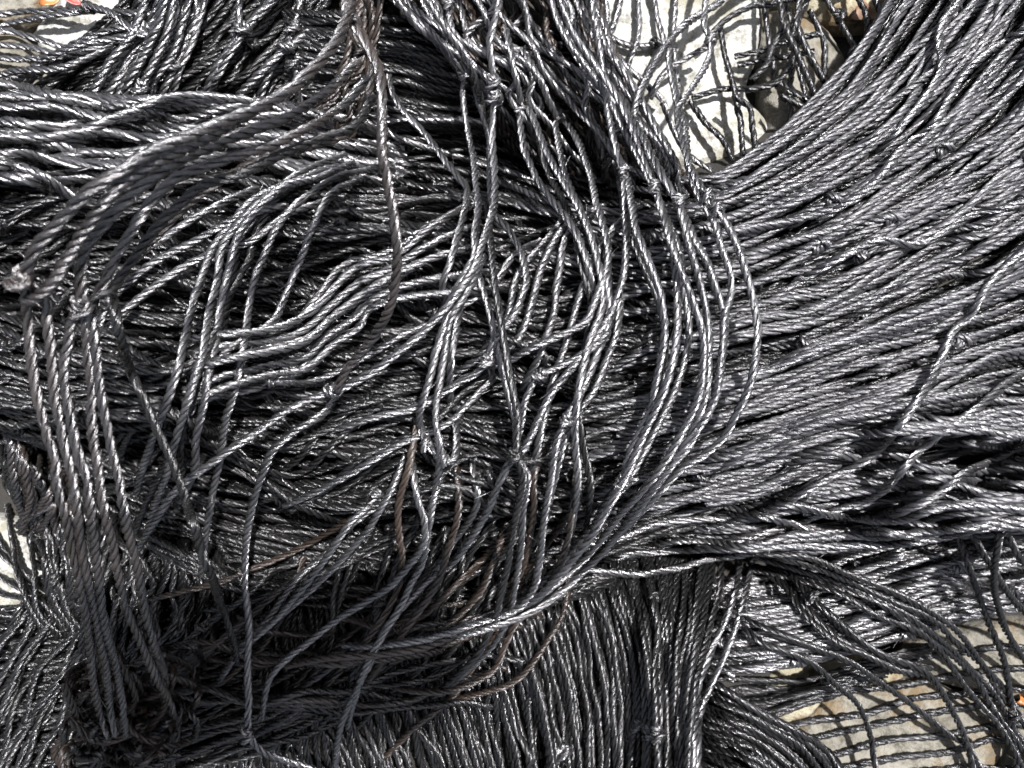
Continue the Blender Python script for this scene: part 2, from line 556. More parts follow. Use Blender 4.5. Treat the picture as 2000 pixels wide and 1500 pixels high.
class Net:
    def __init__(self, label, cat='fishing net', name='fishing_net', group='black fishing nets heaped together'):
        self.root = thing(name, label, cat, group)
        self.parts = []
        self.knots = []

    def cord(self, p, r=0.0019, mat=None, pitch=None):
        self.parts.append((p, r, mat or M_TWINE, pitch or r * 8.8 * random.uniform(.86, 1.2)))
        return p

    def knot_at(self, p, r, frac=None, mat=None, size=1.0, at=None, turn=0.0):
        if at is not None:
            x, y = P(at[0], at[1], p[:, 2])
            i = int(np.argmin((p[:, 0] - x) ** 2 + (p[:, 1] - y) ** 2))
        else:
            i = int(frac * (len(p) - 1))
        i = min(max(i, 2), len(p) - 3)
        d = p[i + 2] - p[i - 2]
        if turn:
            c_, s_ = math.cos(turn), math.sin(turn)
            d = np.array([d[0] * c_ - d[1] * s_, d[0] * s_ + d[1] * c_, d[2]])
        self.knots.append((p[i] + np.array([0, 0, r * 0.45]), d, r, mat or M_TWINE, size))

    def finish(self):
        solo = self.parts[-98:] if len(self.parts) > 99 else self.parts
        rest = self.parts[:len(self.parts) - len(solo)]
        for (p, r, m, pitch) in solo:
            v, f, uv = strand_mesh(p, r, pitch)
            mesh_object('cord', v, f, m, self.root, uv)
        if rest:
            V, F, U, off = [], [], [], 0
            mats, mi = [], []
            for (p, r, m, pitch) in rest:
                v, f, uv = strand_mesh(p, r, pitch, SIDES=7)
                V.append(v); F.append(f + off); U.append(uv); off += len(v)
                if m not in mats:
                    mats.append(m)
                mi.append(np.full(len(f), mats.index(m), np.int32))
            o = mesh_object('cords', np.concatenate(V), np.concatenate(F), mats[0], self.root, np.concatenate(U))
            for m in mats[1:]:
                o.data.materials.append(m)
            o.data.polygons.foreach_set('material_index', np.concatenate(mi))
            o['kind'] = 'stuff'
        for (c, d, r, m, size) in self.knots[:98]:
            roll = random.uniform(-.5, .5)
            a, b = knot_path(c, d, r * 0.85, random.uniform(1.8, 2.4), roll, size * random.uniform(.66, .86))
            v1, f1, u1 = strand_mesh(a, r * 0.78, r * 8, transport=True)
            v2, f2, u2 = strand_mesh(b, r * 0.78, r * 8, transport=True)
            mesh_object('knot', np.concatenate([v1, v2]), np.concatenate([f1, f2 + len(v1)]), m, self.root, np.concatenate([u1, u2]))


def family(net, guides, n, r=0.0019, mat=None, vj=0.03, wobble=4, lift=0.0, knots=0, r_j=0.06, ends=0.0, v_range=(0, 1), order=None, mats=None, cross=1.0, stagger=0.0):
    """n cords running between guide curves; each wanders across the family so that neighbours cross and pinch"""
    m = 90
    G = []
    for g in guides:
        a = spline(g, 8.0)[:, :2]
        G.append(resample_n(a, m))
    G = np.array(G)                     # k, m, 2
    k = len(G)
    vs = np.linspace(v_range[0], v_range[1], n) + rng.uniform(-.5, .5, n) * (v_range[1] - v_range[0]) / n * 1.4
    idx = rng.permutation(n) if order is None else order(vs)
    out = []
    for q in idx:
        v = np.clip(vs[q] + wob(m, 4, vj) * cross, 0, 1) * (k - 1)
        i = np.minimum(v.astype(int), k - 2); u = v - i
        u = u
        a = G[i, np.arange(m)] * (1 - u)[:, None] + G[i + 1, np.arange(m)] * u[:, None]
        lo, hi = 0, m
        if ends > 0 and random.random() < ends:
            if random.random() < .5:
                lo = random.randint(0, m // 2)
            else:
                hi = random.randint(m // 2, m)
        if stagger:
            lo = max(lo, int(m * random.uniform(0, stagger)))
        a = a[lo:hi:4] if hi - lo > 20 else a[::4]
        rr = r * (1 + random.uniform(-r_j, r_j))
        cp = [(x, y, lift) for x, y in a]
        mt = mat if mats is None else random.choice(mats)
        p = lay(cp, rr, wobble=wobble)
        net.cord(p, rr, mt)
        out.append((p, rr, mt))
    for _ in range(knots):
        p, rr, mt = out[random.randint(len(out) // 2, len(out) - 1)]
        net.knot_at(p, rr, frac=random.uniform(.05, .95), mat=mt)
    return out


def resample_n(a, m):
    s = np.concatenate([[0], np.cumsum(np.hypot(*np.diff(a, axis=0).T))])
    t = np.linspace(0, s[-1], m)
    return np.stack([np.interp(t, s, a[:, 0]), np.interp(t, s, a[:, 1])], 1)


def trace(net, pts, r=0.0019, mat=None, lift=0.0, absz=False, wobble=1.5, knots=(), write=True, size=1.0):
    pts = [(p[0], p[1], p[2] if len(p) > 2 else lift) for p in pts]
    p = lay(pts, r, absz=absz, wobble=wobble, write=write)
    net.cord(p, r, mat)
    for k in knots:
        net.knot_at(p, r, at=k, mat=mat, size=size)
    return p


def bundle(net, pts, n, spread, r=0.0019, mat=None, lift=0.0, absz=False, wobble=2, zs=0.002):
    """n cords following one traced line, spread sideways (pixels)"""
    a = np.array([(p[0], p[1]) for p in pts], float)
    h = np.array([p[2] if len(p) > 2 else lift for p in pts])
    d = np.gradient(a, axis=0); d /= np.linalg.norm(d, axis=1)[:, None]
    nn = np.stack([-d[:, 1], d[:, 0]], 1)
    out = []
    for q in range(n):
        o = (q - (n - 1) / 2) * spread + wob(len(a), len(a), spread * .35)
        b = a + nn * o[:, None]
        hh = h + (random.uniform(-zs, zs) if absz else 0)
        p = lay([(x, y, z) for (x, y), z in zip(b, hh)], r, absz=absz, wobble=wobble)
        net.cord(p, r, mat); out.append(p)
    return out


# ================================================================== the nets, bottom first
# ---- open net on the stones, bottom right
n_br = Net('open black net spread in rows over the pale stones in the bottom right')
rows = [[(1330, 1130), (1500, 1125), (1700, 1075), (1850, 1040), (2080, 990)],
        [(1330, 1200), (1550, 1180), (1750, 1120), (1900, 1085), (2080, 1040)],
        [(1330, 1260), (1550, 1240), (1750, 1190), (1900, 1150), (2080, 1120)],
        [(1340, 1310), (1550, 1300), (1750, 1245), (1900, 1205), (2080, 1180)]]
family(n_br, rows, 60, .00151, M_TWINE, vj=.018, wobble=3, knots=0)
family(n_br, rows, 60, .00151, M_GREY, vj=.018, wobble=3, knots=26)
for k in range(8):
    y = 1292 + 37 * k + (k * 7 % 5) * 3 - 6
    pts = [(1440 + 14 * k, y + 75 - 2 * k), (1600, y + 38), (1760, y + 5), (1900, y - 18), (2090, y - 26)]
    trace(n_br, pts, .00165, M_TWINE, lift=.0008, wobble=6)
family(n_br, [[(1380, 1320), (1560, 1330), (1700, 1290), (1860, 1250)], [(1400, 1420), (1500, 1400), (1640, 1350), (1760, 1310)]], 14, .00143, M_TWINE, vj=.03, wobble=3, knots=3)

# ---- curved hank, bottom, and its dark mass
n_c3 = Net('dark hank of cords curving down to the bottom edge left of the pale stones')
g = [[(1345, 1300), (1440, 1362), (1530, 1412), (1610, 1465), (1665, 1540)],
     [(1345, 1400), (1420, 1430), (1500, 1470), (1560, 1540)],
     [(1345, 1480), (1400, 1500), (1460, 1530), (1500, 1560)]]
family(n_c3, g, 70, .00151, M_TWINE, vj=.018, wobble=3, knots=5)

# ---- the net hanging straight down in the bottom centre
n_v = Net('black net hanging in straight vertical cords at the bottom centre')
vg = [[(420, 1080), (400, 1230), (370, 1380), (360, 1560)],
      [(620, 1080), (620, 1230), (640, 1380), (700, 1560)],
      [(800, 1090), (820, 1230), (870, 1380), (930, 1560)],
      [(960, 1100), (1010, 1230), (1050, 1380), (1075, 1560)],
      [(1090, 1080), (1140, 1210), (1185, 1370), (1200, 1560)],
      [(1200, 1080), (1240, 1210), (1260, 1360), (1250, 1560)],
      [(1300, 1080), (1300, 1210), (1305, 1360), (1310, 1560)],
      [(1400, 1070), (1375, 1200), (1345, 1350), (1350, 1560)]]
family(n_v, vg, 130, .00151, M_TWINE, vj=.006, wobble=1.5)
family(n_v, vg, 80, .00151, M_TWINE, vj=.006, wobble=1.5, v_range=(0, .5))
family(n_v, vg, 80, .00151, M_TWINE, vj=.008, wobble=1.5, knots=4, v_range=(.35, 1))
family(n_v, [vg[3], vg[5], vg[7]], 40, .00151, M_TWINE, vj=.012, wobble=1.5, knots=3)
trace(n_v, [(1472, 1075), (1462, 1130), (1446, 1200), (1415, 1280), (1385, 1340), (1366, 1400), (1362, 1520)], .00151, M_GREY, lift=.003)
trace(n_v, [(1445, 1080), (1437, 1150), (1412, 1220), (1383, 1290), (1363, 1350), (1350, 1520)], .00151, M_GREY, lift=.002)
trace(n_v, [(1410, 1080), (1408, 1150), (1385, 1230), (1366, 1300), (1352, 1380), (1340, 1520)], .00151, M_TWINE, lift=.001)
for k, (x, s) in enumerate([(1190, .1), (1235, .0), (1262, -.1), (1190, .05), (1215, 0)]):
    n_v.knot_at(n_v.parts[-1 - k * 6 - 4][0], .00151, at=(x, 1440 - 22 * (k % 2)), mat=M_GREY, size=1.15)

# ---- shaded mass bottom left
n_bl = Net('shaded heap of black cords filling the bottom left corner')
family(n_bl, [[(-80, 1190), (60, 1180), (160, 1180), (300, 1150)], [(-80, 1300), (100, 1270), (260, 1230), (420, 1180)], [(-80, 1420), (120, 1370), (300, 1310), (520, 1230)],
              [(-80, 1520), (150, 1470), (350, 1400), (560, 1320)], [(60, 1580), (250, 1530), (450, 1480), (700, 1400)]], 100, .00151, M_TWINE, vj=.018, wobble=4, knots=14, ends=.3)
family(n_bl, [[(150, 1000), (60, 1160), (-40, 1330), (-160, 1520)], [(230, 1080), (150, 1230), (60, 1380), (-20, 1560)], [(330, 1120), (250, 1260), (190, 1400), (150, 1560)],
              [(450, 1120), (380, 1260), (350, 1400), (330, 1560)]], 26, .00151, M_TWINE, vj=.025, wobble=4, knots=6, ends=.3)

family(n_bl, [[(60, 1000), (250, 1040), (420, 1060), (640, 1080)], [(60, 1120), (250, 1130), (420, 1150), (640, 1150)]], 40, .0015, M_TWINE, vj=.05, wobble=5)
family(n_bl, [[(180, 980), (200, 1080), (170, 1180), (150, 1300)], [(440, 1000), (430, 1100), (440, 1200), (400, 1300)]], 40, .0015, M_TWINE, vj=.04, wobble=5)
# ---- thin cords over the stone at the left edge
n_l = Net('thin loose net over the pale grey stone at the left edge')
for (a, b) in [((-30, 1010), (60, 1150)), ((-30, 1060), (110, 1170)), ((-30, 1110), (90, 1180)), ((-30, 1140), (70, 1190)), ((10, 985), (55, 1180)), ((50, 1000), (75, 1190)), ((70, 1010), (110, 1180)), ((90, 1030), (130, 1190))]:
    mx, my = (a[0] + b[0]) / 2 + random.uniform(-8, 8), (a[1] + b[1]) / 2 + random.uniform(-6, 6)
    trace(n_l, [a, (mx, my), b, (b[0] + 40, b[1] + 60)], .00143, M_TWINE, lift=.002, wobble=3)
family(n_l, [[(-60, 900), (40, 960), (80, 1060), (100, 1190)], [(60, 860), (130, 980), (150, 1080), (150, 1200)], [(180, 900), (230, 1000), (220, 1080), (180, 1200)]], 24, .00151, M_TWINE, vj=.05, wobble=4, knots=5)
family(n_l, [[(-60, 720), (30, 760), (60, 860), (100, 980)], [(-60, 860), (0, 880), (20, 960), (60, 1040)], [(60, 700), (150, 800), (200, 900), (260, 1000)]], 44, .00151, M_TWINE, vj=.05, wobble=4, knots=5)
family(n_l, [[(-60, 780), (0, 820), (30, 920), (20, 1040)], [(40, 740), (110, 840), (130, 940), (150, 1060)]], 12, .0015, M_LOCK, vj=.12, wobble=8, knots=3)

# ---- upper left bunch behind
n_tl = Net('gathered net standing in short upright cords behind the left end of the pile')
family(n_tl, [[(250, -60), (180, 60), (60, 160), (-40, 230)], [(420, -60), (330, 60), (180, 170), (100, 260)], [(560, -60), (470, 60), (330, 180), (280, 260)],
              [(700, -60), (620, 60), (480, 180), (420, 260)], [(800, -60), (740, 60), (640, 180), (560, 260)]], 56, .00160, M_TWINE, vj=.018, wobble=3, knots=8)
family(n_tl, [[(300, -60), (265, 60), (200, 150), (140, 240)], [(350, -60), (322, 60), (280, 150), (250, 240)], [(415, -60), (385, 60), (345, 150), (330, 240)]], 15, .00168, M_GREY, vj=.018, wobble=3, knots=6, lift=.003)
for pts in ([(470, -40), (465, 60), (420, 130), (390, 210)], [(600, -40), (575, 60), (520, 150), (490, 220)], [(585, 60), (580, 130), (583, 220)], [(640, 20), (560, 95), (500, 150), (440, 210)], [(560, -30), (480, 60), (415, 170), (395, 220)]):
    trace(n_tl, pts, .00168, M_GREY, lift=.004, wobble=4, knots=[pts[1]])

n_tc = Net('dark net lying crosswise in the hollow at the top centre')
family(n_tc, [[(560, 20), (760, 40), (950, 60), (1200, 60)], [(560, 130), (760, 120), (900, 150), (1200, 200)], [(560, 240), (760, 250), (900, 270), (1200, 300)]], 80, .00160, M_TWINE, vj=.03, wobble=3)

n_ll = Net('few loose slack cords crossing the white stone in the top left corner')
for pts in ([(-40, 35), (40, 22), (110, 17), (180, 14), (240, 22), (310, 30)], [(-40, 72), (30, 45), (90, 30), (175, 18)], [(-40, 60), (50, 70), (110, 86), (170, 95)],
            [(-40, 82), (40, 92), (100, 108), (180, 120)], [(-40, 112), (60, 113), (140, 110), (230, 85)], [(-40, 140), (30, 150), (90, 125), (170, 90)],
            [(170, 12), (220, 30), (250, 52), (300, 80)], [(60, 160), (110, 100), (190, 66), (290, 45)], [(20, 170), (90, 118), (170, 84), (280, 62)], [(-40, 150), (60, 140), (120, 130), (220, 100)]):
    trace(n_ll, pts, .00160, M_GREY, lift=.003, wobble=4)
n_ll.knot_at(n_ll.parts[0][0], .00160, at=(178, 16), mat=M_TWINE)

# ---- loose dark net over the white stone, top right (its ends hang free)
DIVE = False
n_tr = Net('open dark net with frayed ends dangling over the yellowish stone at the top right')
for pts in ([(1489, -30), (1499, 70), (1505, 110), (1512, 170)], [(1524, -30), (1545, 42), (1552, 87), (1546, 157), (1554, 230)], [(1590, -30), (1566, 42), (1553, 90), (1570, 170), (1580, 230)],
            [(1583, 20), (1604, 80), (1616, 140), (1610, 200)], [(1610, -30), (1643, 35), (1672, 90), (1690, 130)], [(1433, 112), (1492, 96), (1545, 80), (1600, 70)], [(1443, 129), (1505, 115), (1545, 105), (1590, 100)],
            [(1352, 189), (1422, 182), (1492, 168), (1531, 140), (1556, 95)], [(1401, 60), (1415, 110), (1429, 147), (1440, 182), (1442, 224), (1450, 300)], [(1440, 180), (1456, 210), (1466, 250), (1478, 300)],
            [(1349, 196), (1375, 235), (1401, 273), (1430, 310)], [(1385, 75), (1420, 45), (1470, 22), (1540, 0)], [(1461, 161), (1475, 140), (1499, 112), (1530, 60)],
            [(1560, -30), (1560, 60), (1600, 150), (1660, 190)], [(1510, -30), (1530, 50), (1566, 120), (1600, 220)], [(1660, -30), (1690, 30), (1700, 110)], [(1700, -30), (1720, 40), (1700, 90)], [(1540, 180), (1590, 195), (1650, 215)], [(1525, 190), (1570, 215), (1620, 240)], [(1520, 150), (1570, 190), (1640, 230)]):
    trace(n_tr, pts, .00151, M_TWINE, lift=.005, wobble=4)
n_tr.knot_at(n_tr.parts[2][0], .00160, at=(1553, 85)); n_tr.knot_at(n_tr.parts[4][0], .00160, at=(1640, 33)); n_tr.knot_at(n_tr.parts[3][0], .00160, at=(1612, 180)); n_tr.knot_at(n_tr.parts[1][0], .00160, at=(1548, 60))

n_tm = Net('pale slack net hanging in open loops over the white stone right of the top centre')
for pts in ([(1175, -30), (1185, 60), (1230, 90), (1290, 82)], [(1215, -30), (1200, 40), (1180, 100), (1195, 170)], [(1246, -30), (1248, 60), (1230, 120), (1215, 170)], [(1275, -30), (1290, 40), (1294, 80), (1270, 120), (1240, 200)], [(1170, 60), (1200, 100), (1230, 140), (1290, 190)],
            [(1320, -30), (1316, 60), (1322, 130), (1328, 190)], [(1270, 190), (1290, 150), (1330, 110), (1380, 90)],
            [(1290, 200), (1310, 240), (1340, 300), (1390, 330)], [(1200, 140), (1250, 210), (1290, 300), (1310, 360)], [(1130, 60), (1180, 150), (1240, 250), (1290, 350)]):
    trace(n_tm, pts, .00151, M_GREY, lift=.003, wobble=3)
n_tm.knot_at(n_tm.parts[0][0], .0016, at=(1285, 84))

DIVE = True
# ---- THE MAIN PILE
n_m = Net('huge gathered net sweeping from the left edge and fanning out thick to the right edge')
MG = [[(-100, 165), (120, 185), (300, 205), (520, 215), (700, 240), (950, 245), (1150, 310), (1350, 352), (1480, 295), (1600, 190), (1690, 80), (1745, -20), (1800, -120)],
      [(-100, 260), (200, 280), (450, 300), (700, 330), (950, 365), (1150, 420), (1350, 405), (1520, 330), (1680, 210), (1800, 90), (1880, -20), (1940, -110)],
      [(-100, 370), (200, 390), (450, 410), (700, 430), (950, 470), (1180, 500), (1380, 450), (1560, 375), (1720, 280), (1860, 160), (1960, 40), (2050, -80)],
      [(-100, 470), (200, 500), (500, 520), (800, 560), (1100, 590), (1350, 530), (1600, 440), (1800, 320), (1950, 190), (2100, 50)],
      [(-100, 560), (200, 600), (500, 630), (800, 660), (1100, 670), (1350, 610), (1600, 520), (1800, 420), (2000, 290), (2110, 210)],
      [(-100, 650), (200, 700), (500, 730), (800, 750), (1100, 745), (1400, 670), (1650, 590), (1850, 490), (2110, 330)],
      [(-100, 730), (200, 790), (500, 820), (800, 840), (1100, 820), (1400, 750), (1700, 650), (1900, 560), (2110, 450)],
      [(-60, 800), (250, 880), (500, 910), (800, 920), (1100, 895), (1400, 815), (1700, 720), (1900, 655), (2110, 580)],
      [(60, 860), (300, 940), (550, 990), (800, 1000), (1100, 970), (1400, 890), (1700, 800), (1900, 740), (2110, 690)],
      [(200, 950), (500, 1035), (800, 1065), (1100, 1040), (1400, 955), (1700, 880), (1900, 830), (2110, 800)],
      [(280, 1020), (600, 1095), (900, 1105), (1200, 1090), (1450, 1020), (1700, 960), (1900, 920), (2110, 900)]]
family(n_m, MG, 115, .00156, M_TWINE, vj=.016, wobble=4)
family(n_m, MG, 95, .00153, M_TWINE, vj=.026, wobble=5, knots=24)
HG = [[(1380, 920), (1600, 840), (1800, 800), (2100, 790)], [(1380, 960), (1600, 900), (1800, 880), (2100, 900)], [(1380, 1010), (1600, 960), (1800, 945), (2100, 985)], [(1350, 1060), (1600, 1010), (1800, 990), (2100, 1030)]]
family(n_m, HG, 14, .00156, M_FAN, vj=.04, wobble=3, knots=8, stagger=.4)
# slack cords that ride over the flow at other angles
MC = [[(-60, 300), (200, 360), (420, 330), (700, 420), (950, 380), (1200, 470), (1400, 440)], [(-60, 480), (250, 420), (500, 520), (760, 480), (1000, 600), (1200, 560), (1420, 600)],
      [(-60, 640), (220, 700), (460, 640), (700, 720), (950, 680), (1180, 740), (1420, 660)], [(0, 820), (260, 780), (520, 880), (760, 800), (1000, 860), (1200, 800), (1420, 760)], [(180, 960), (420, 900), (640, 1020), (860, 960), (1100, 1000), (1300, 930), (1450, 900)]]
family(n_m, MC, 34, .00150, M_TWINE, vj=.07, wobble=7, knots=18, ends=.5)
family(n_m, MC, 18, .00152, M_TWINE, vj=.08, wobble=7, knots=10, ends=.7)
family(n_m, [[(250, 1030), (480, 1120), (750, 1150), (1000, 1150), (1250, 1110)], [(300, 1080), (560, 1180), (820, 1200), (1050, 1180), (1200, 1130)]], 12, .00150, M_TWINE, vj=.12, wobble=6, knots=3, ends=.6, lift=.001)
# the outer cords of the fan, their sheen painted in as a paler colour
MR = [[p for p in g_ if p[0] > 930] for g_ in MG]
family(n_m, MR, 84, .00159, M_FAN, vj=.016, wobble=2.5, knots=30, stagger=.5)
family(n_m, [[(1250, 900), (1500, 850), (1750, 780), (2100, 760)]] + HG, 20, .0016, M_FAN, vj=.05, wobble=3, knots=8, stagger=.3)
# the brighter thick cords of the upper left
ML = [[(-100, 165), (120, 185), (300, 200), (480, 200), (640, 225), (760, 240)], [(-100, 215), (120, 225), (300, 240), (480, 250), (640, 262), (800, 290)], [(-100, 280), (120, 290), (300, 290), (480, 280), (640, 300), (800, 340)], [(-100, 350), (100, 350), (250, 345), (420, 320), (600, 330), (760, 370)]]
family(n_m, ML, 26, .00200, M_GREY, vj=.07, wobble=5, knots=7)
for pts, ks in (([(200, 205), (290, 200), (350, 190), (420, 185), (480, 195), (520, 215)], []), ([(-40, 160), (60, 175), (120, 190), (170, 205), (210, 210)], [(165, 205)]),
                ([(-40, 320), (30, 325), (80, 345), (130, 380), (180, 400)], []), ([(120, 260), (190, 245), (240, 225), (300, 200), (350, 190)], [(215, 240)]),
                ([(730, 235), (800, 228), (900, 236), (960, 240), (1090, 220), (1180, 205)], [])):
    trace(n_m, pts, .00180, M_GREY, lift=.001, wobble=3, knots=ks)
family(n_m, [[(1360, 1035), (1600, 1025), (1800, 995), (2100, 960)], [(1360, 1075), (1600, 1078), (1800, 1062), (2100, 1035)]], 20, .0016, M_FAN, vj=.08, wobble=3, knots=4)
# stray cords that cross the fan
for pts, ks in (([(2050, 440), (1947, 540), (1895, 620), (1860, 650), (1825, 725), (1783, 795), (1737, 858), (1685, 900), (1615, 935), (1545, 977), (1470, 1010), (1380, 1030)], [(1858, 655)]),
                ([(2060, 690), (1980, 740), (1920, 790), (1860, 830), (1807, 875), (1755, 928), (1702, 970), (1615, 1000), (1520, 1030), (1400, 1060)], [(1895, 815)]),
                ([(2060, 840), (2000, 865), (1947, 893), (1877, 928), (1825, 970), (1755, 1001), (1650, 1045), (1520, 1060), (1400, 1075)], [(1945, 970)]),
                ([(1470, 1010), (1540, 990), (1640, 1010), (1740, 1015), (1860, 990), (2060, 1000)], []), ([(1480, 1060), (1600, 1050), (1730, 1050), (1850, 1030), (2060, 1010)], []),
                ([(1180, 1095), (1260, 1080), (1350, 1075), (1470, 1075), (1600, 1065), (1750, 1062), (1900, 1035), (2060, 1020)], [(1475, 1075)]),
                ([(1140, 1110), (1200, 1120), (1260, 1122), (1340, 1108), (1420, 1092), (1475, 1078)], []),
                ([(1100, 1060), (1200, 1050), (1300, 1020), (1400, 1015), (1470, 1010), (1560, 1030), (1640, 1055)], [(1470, 1012)]),
                ([(1250, 1070), (1350, 1055), (1470, 1068), (1560, 1045), (1680, 1040), (1800, 1048)], []),
                ([(2060, 20), (1960, 80), (1880, 150), (1830, 230), (1760, 300), (1700, 360), (1600, 430)], []), ([(1900, -40), (1840, 60), (1840, 140), (1790, 220), (1700, 310)], [(1843, 135)]),
                ([(2040, 380), (1900, 420), (1800, 480), (1720, 470), (1640, 500), (1540, 560)], [(1720, 500)])):
    trace(n_m, pts, .00164, M_GREY, lift=.0004, wobble=2.5, knots=ks)
for (x, y) in ((1465, 305), (1480, 298), (1448, 350), (1568, 290), (1620, 320), (1665, 370), (1668, 405), (1690, 455), (1712, 500), (1850, 640), (1890, 810), (1940, 960), (1230, 660), (1262, 715), (690, 830), (520, 740), (860, 900), (1320, 780), (1850, 80), (1150, 905)):
    # sit each of these on the nearest already laid cord
    best = None
    for (p, r, m, pi_) in n_m.parts[-150:]:
        X, Y = P(x, y, p[:, 2])
        d = (p[:, 0] - X) ** 2 + (p[:, 1] - Y) ** 2
        i = int(np.argmin(d)); s_ = d[i] - p[i, 2] * 4e-4
        if best is None or s_ < best[0]:
            best = (s_, p, r, m)
    n_m.knots.insert(0, None); n_m.knots.pop(0)
    n_m.knot_at(best[1], best[2], at=(x, y), mat=M_TWINE, size=1.15)

# ---- dark curved hank over the lower right net
n_c2 = Net('dark hank of four twisted cords arching to the lower right over the open net')
bundle(n_c2, [(1470, 1090), (1566, 1112), (1650, 1142), (1737, 1180), (1807, 1222), (1860, 1262), (1908, 1312), (1942, 1362), (1975, 1412), (2014, 1475), (2040, 1560)], 5, 12, .00144, M_TWINE, lift=.006)
bundle(n_c2, [(1500, 1100), (1545, 1140), (1580, 1190), (1640, 1245), (1700, 1280), (1760, 1300), (1815, 1306)], 3, 13, .00144, M_TWINE, lift=.004)
for pts, ks in (([(1440, 1213), (1492, 1255), (1580, 1290), (1632, 1335), (1671, 1370), (1695, 1419), (1716, 1540)], []),
                ([(1447, 1200), (1545, 1248), (1650, 1283), (1720, 1335), (1772, 1370), (1825, 1412), (1860, 1440), (1888, 1458), (1935, 1540)], [(1885, 1452)]),
                ([(1545, 1120), (1597, 1180), (1655, 1230), (1715, 1275), (1780, 1300), (1815, 1320), (1842, 1360), (1874, 1419), (1888, 1458), (1910, 1540)], [(1580, 1175)]),
                ([(1895, 1030), (1940, 1115), (1975, 1171), (2010, 1210), (2060, 1280)], []), ([(1870, 1040), (1902, 1132), (1926, 1202), (1954, 1272), (1965, 1342), (1978, 1412), (1990, 1540)], [(1968, 1395)]),
                ([(1956, 1020), (1940, 1125), (1954, 1202), (1982, 1262), (2030, 1330)], []), ([(1965, 1030), (1985, 1080), (2020, 1120)], [])):
    trace(n_c2, pts, .00147, M_TWINE, lift=.006, wobble=2, knots=ks)

# ---- THE DRAPED NET
n_o = Net('loose net draped over the middle of the pile in long hanging loops and knots')
RT = .00148
# top centre, running down to the right
TG = [[(730, -60), (810, 45), (880, 110), (960, 230), (1010, 300)], [(830, -60), (890, 50), (960, 130), (1040, 240), (1100, 340)], [(950, -60), (1010, 50), (1080, 140), (1150, 260), (1190, 360)],
      [(1050, -60), (1120, 50), (1180, 150), (1250, 280), (1300, 380)], [(1130, -60), (1190, 70), (1240, 180), (1300, 280), (1360, 380)]]
family(n_o, TG, 36, .00144, M_BROWN, vj=.06, wobble=5, knots=6, lift=.001)
family(n_o, TG, 20, .00151, M_GREY, vj=.06, wobble=4, knots=6, lift=.003)
family(n_o, [[(680, -60), (690, 60), (670, 150), (600, 230)], [(740, -60), (730, 60), (715, 170), (690, 260)]], 8, .00158, M_BROWN, vj=.2, wobble=8, knots=2, lift=.006)


def T(pts, ks=(), r=RT, lift=.004, mat=None, w=1.8):
    if len(pts) > 7 and random.random() < (.5 if lift < .012 else .12):
        # the partner mesh leg that leaves and rejoins this one, lower in the drape
        A = random.choice((-1, 1)) * random.uniform(16, 38); c = random.uniform(1.2, 2.6); p0 = random.uniform(0, 1)
        q = [(p[0] + A * math.sin(math.pi * (c * i / len(pts) + p0)), p[1] + .25 * A * math.cos(math.pi * (c * i / len(pts) + p0))) for i, p in enumerate(pts)]
        trace(n_o, q, r * .95, random.choice((M_GREY, M_TWINE)), lift=lift * .45, wobble=3)
    trace(n_o, pts, r, mat or M_GREY, lift=lift, wobble=w, knots=ks)


# the slack tangle over the shaded lower left
for q in range(34):
    x0, y0 = random.uniform(560, 1130), random.uniform(960, 1150)
    dx, dy = random.uniform(120, 480), random.uniform(190, 380)
    bow = random.uniform(-20, 90)
    pts = [(x0 - dx * t + bow * math.sin(math.pi * t) * .5, y0 + dy * t + bow * math.sin(math.pi * t)) for t in (0, .2, .4, .6, .8, 1.0)]
    trace(n_o, pts, .00146, random.choice((M_TWINE, M_TWINE, M_TWINE, M_BROWN)), lift=random.uniform(.001, .004), wobble=7, knots=[pts[3]] if q % 4 == 0 else ())
for q in range(9):
    y0 = random.uniform(1210, 1440); x0 = random.uniform(300, 520); x1 = random.uniform(820, 1080); b_ = random.uniform(10, 70)
    trace(n_o, [(x0, y0), (x0 * .75 + x1 * .25, y0 + b_ * .5), ((x0 + x1) / 2, y0 + b_ * .4), (x0 * .25 + x1 * .75, y0 - b_ * .2), (x1, y0 - b_)], .00146, random.choice((M_TWINE, M_TWINE, M_BROWN)), lift=.001, wobble=11)
# left long arcs
T([(672, 300), (600, 330), (545, 365), (490, 395), (441, 448), (413, 485), (395, 532), (378, 585), (364, 648), (350, 707), (332, 760), (315, 812), (297, 865), (276, 925), (268, 960)], lift=.007)
T([(660, 330), (590, 350), (520, 385), (470, 430), (434, 480), (423, 550), (406, 620), (395, 690), (378, 742), (360, 805), (343, 858), (322, 935), (300, 990), (285, 1040)], lift=.008)
T([(690, 320), (620, 345), (560, 357), (507, 402), (469, 455), (455, 500), (444, 540), (430, 602), (420, 672), (406, 732), (395, 795), (381, 858), (378, 917), (350, 980)], lift=.008)
T([(720, 330), (660, 345), (595, 385), (546, 437), (518, 497), (500, 540), (486, 602), (476, 672), (458, 760), (441, 812), (430, 882), (413, 970), (400, 1050), (390, 1120)], lift=.008)
T([(700, 350), (647, 378), (609, 448), (593, 497), (577, 532), (556, 585), (535, 630), (490, 658), (440, 690), (400, 720)], lift=.006)
T([(640, 390), (560, 420), (480, 470), (400, 500), (330, 540), (260, 590), (215, 640)], lift=.003)
T([(560, 400), (460, 430), (380, 470), (300, 510), (240, 560), (200, 600)], lift=.004)
T([(500, 370), (420, 400), (340, 450), (270, 500), (225, 560), (190, 650)], lift=.004)
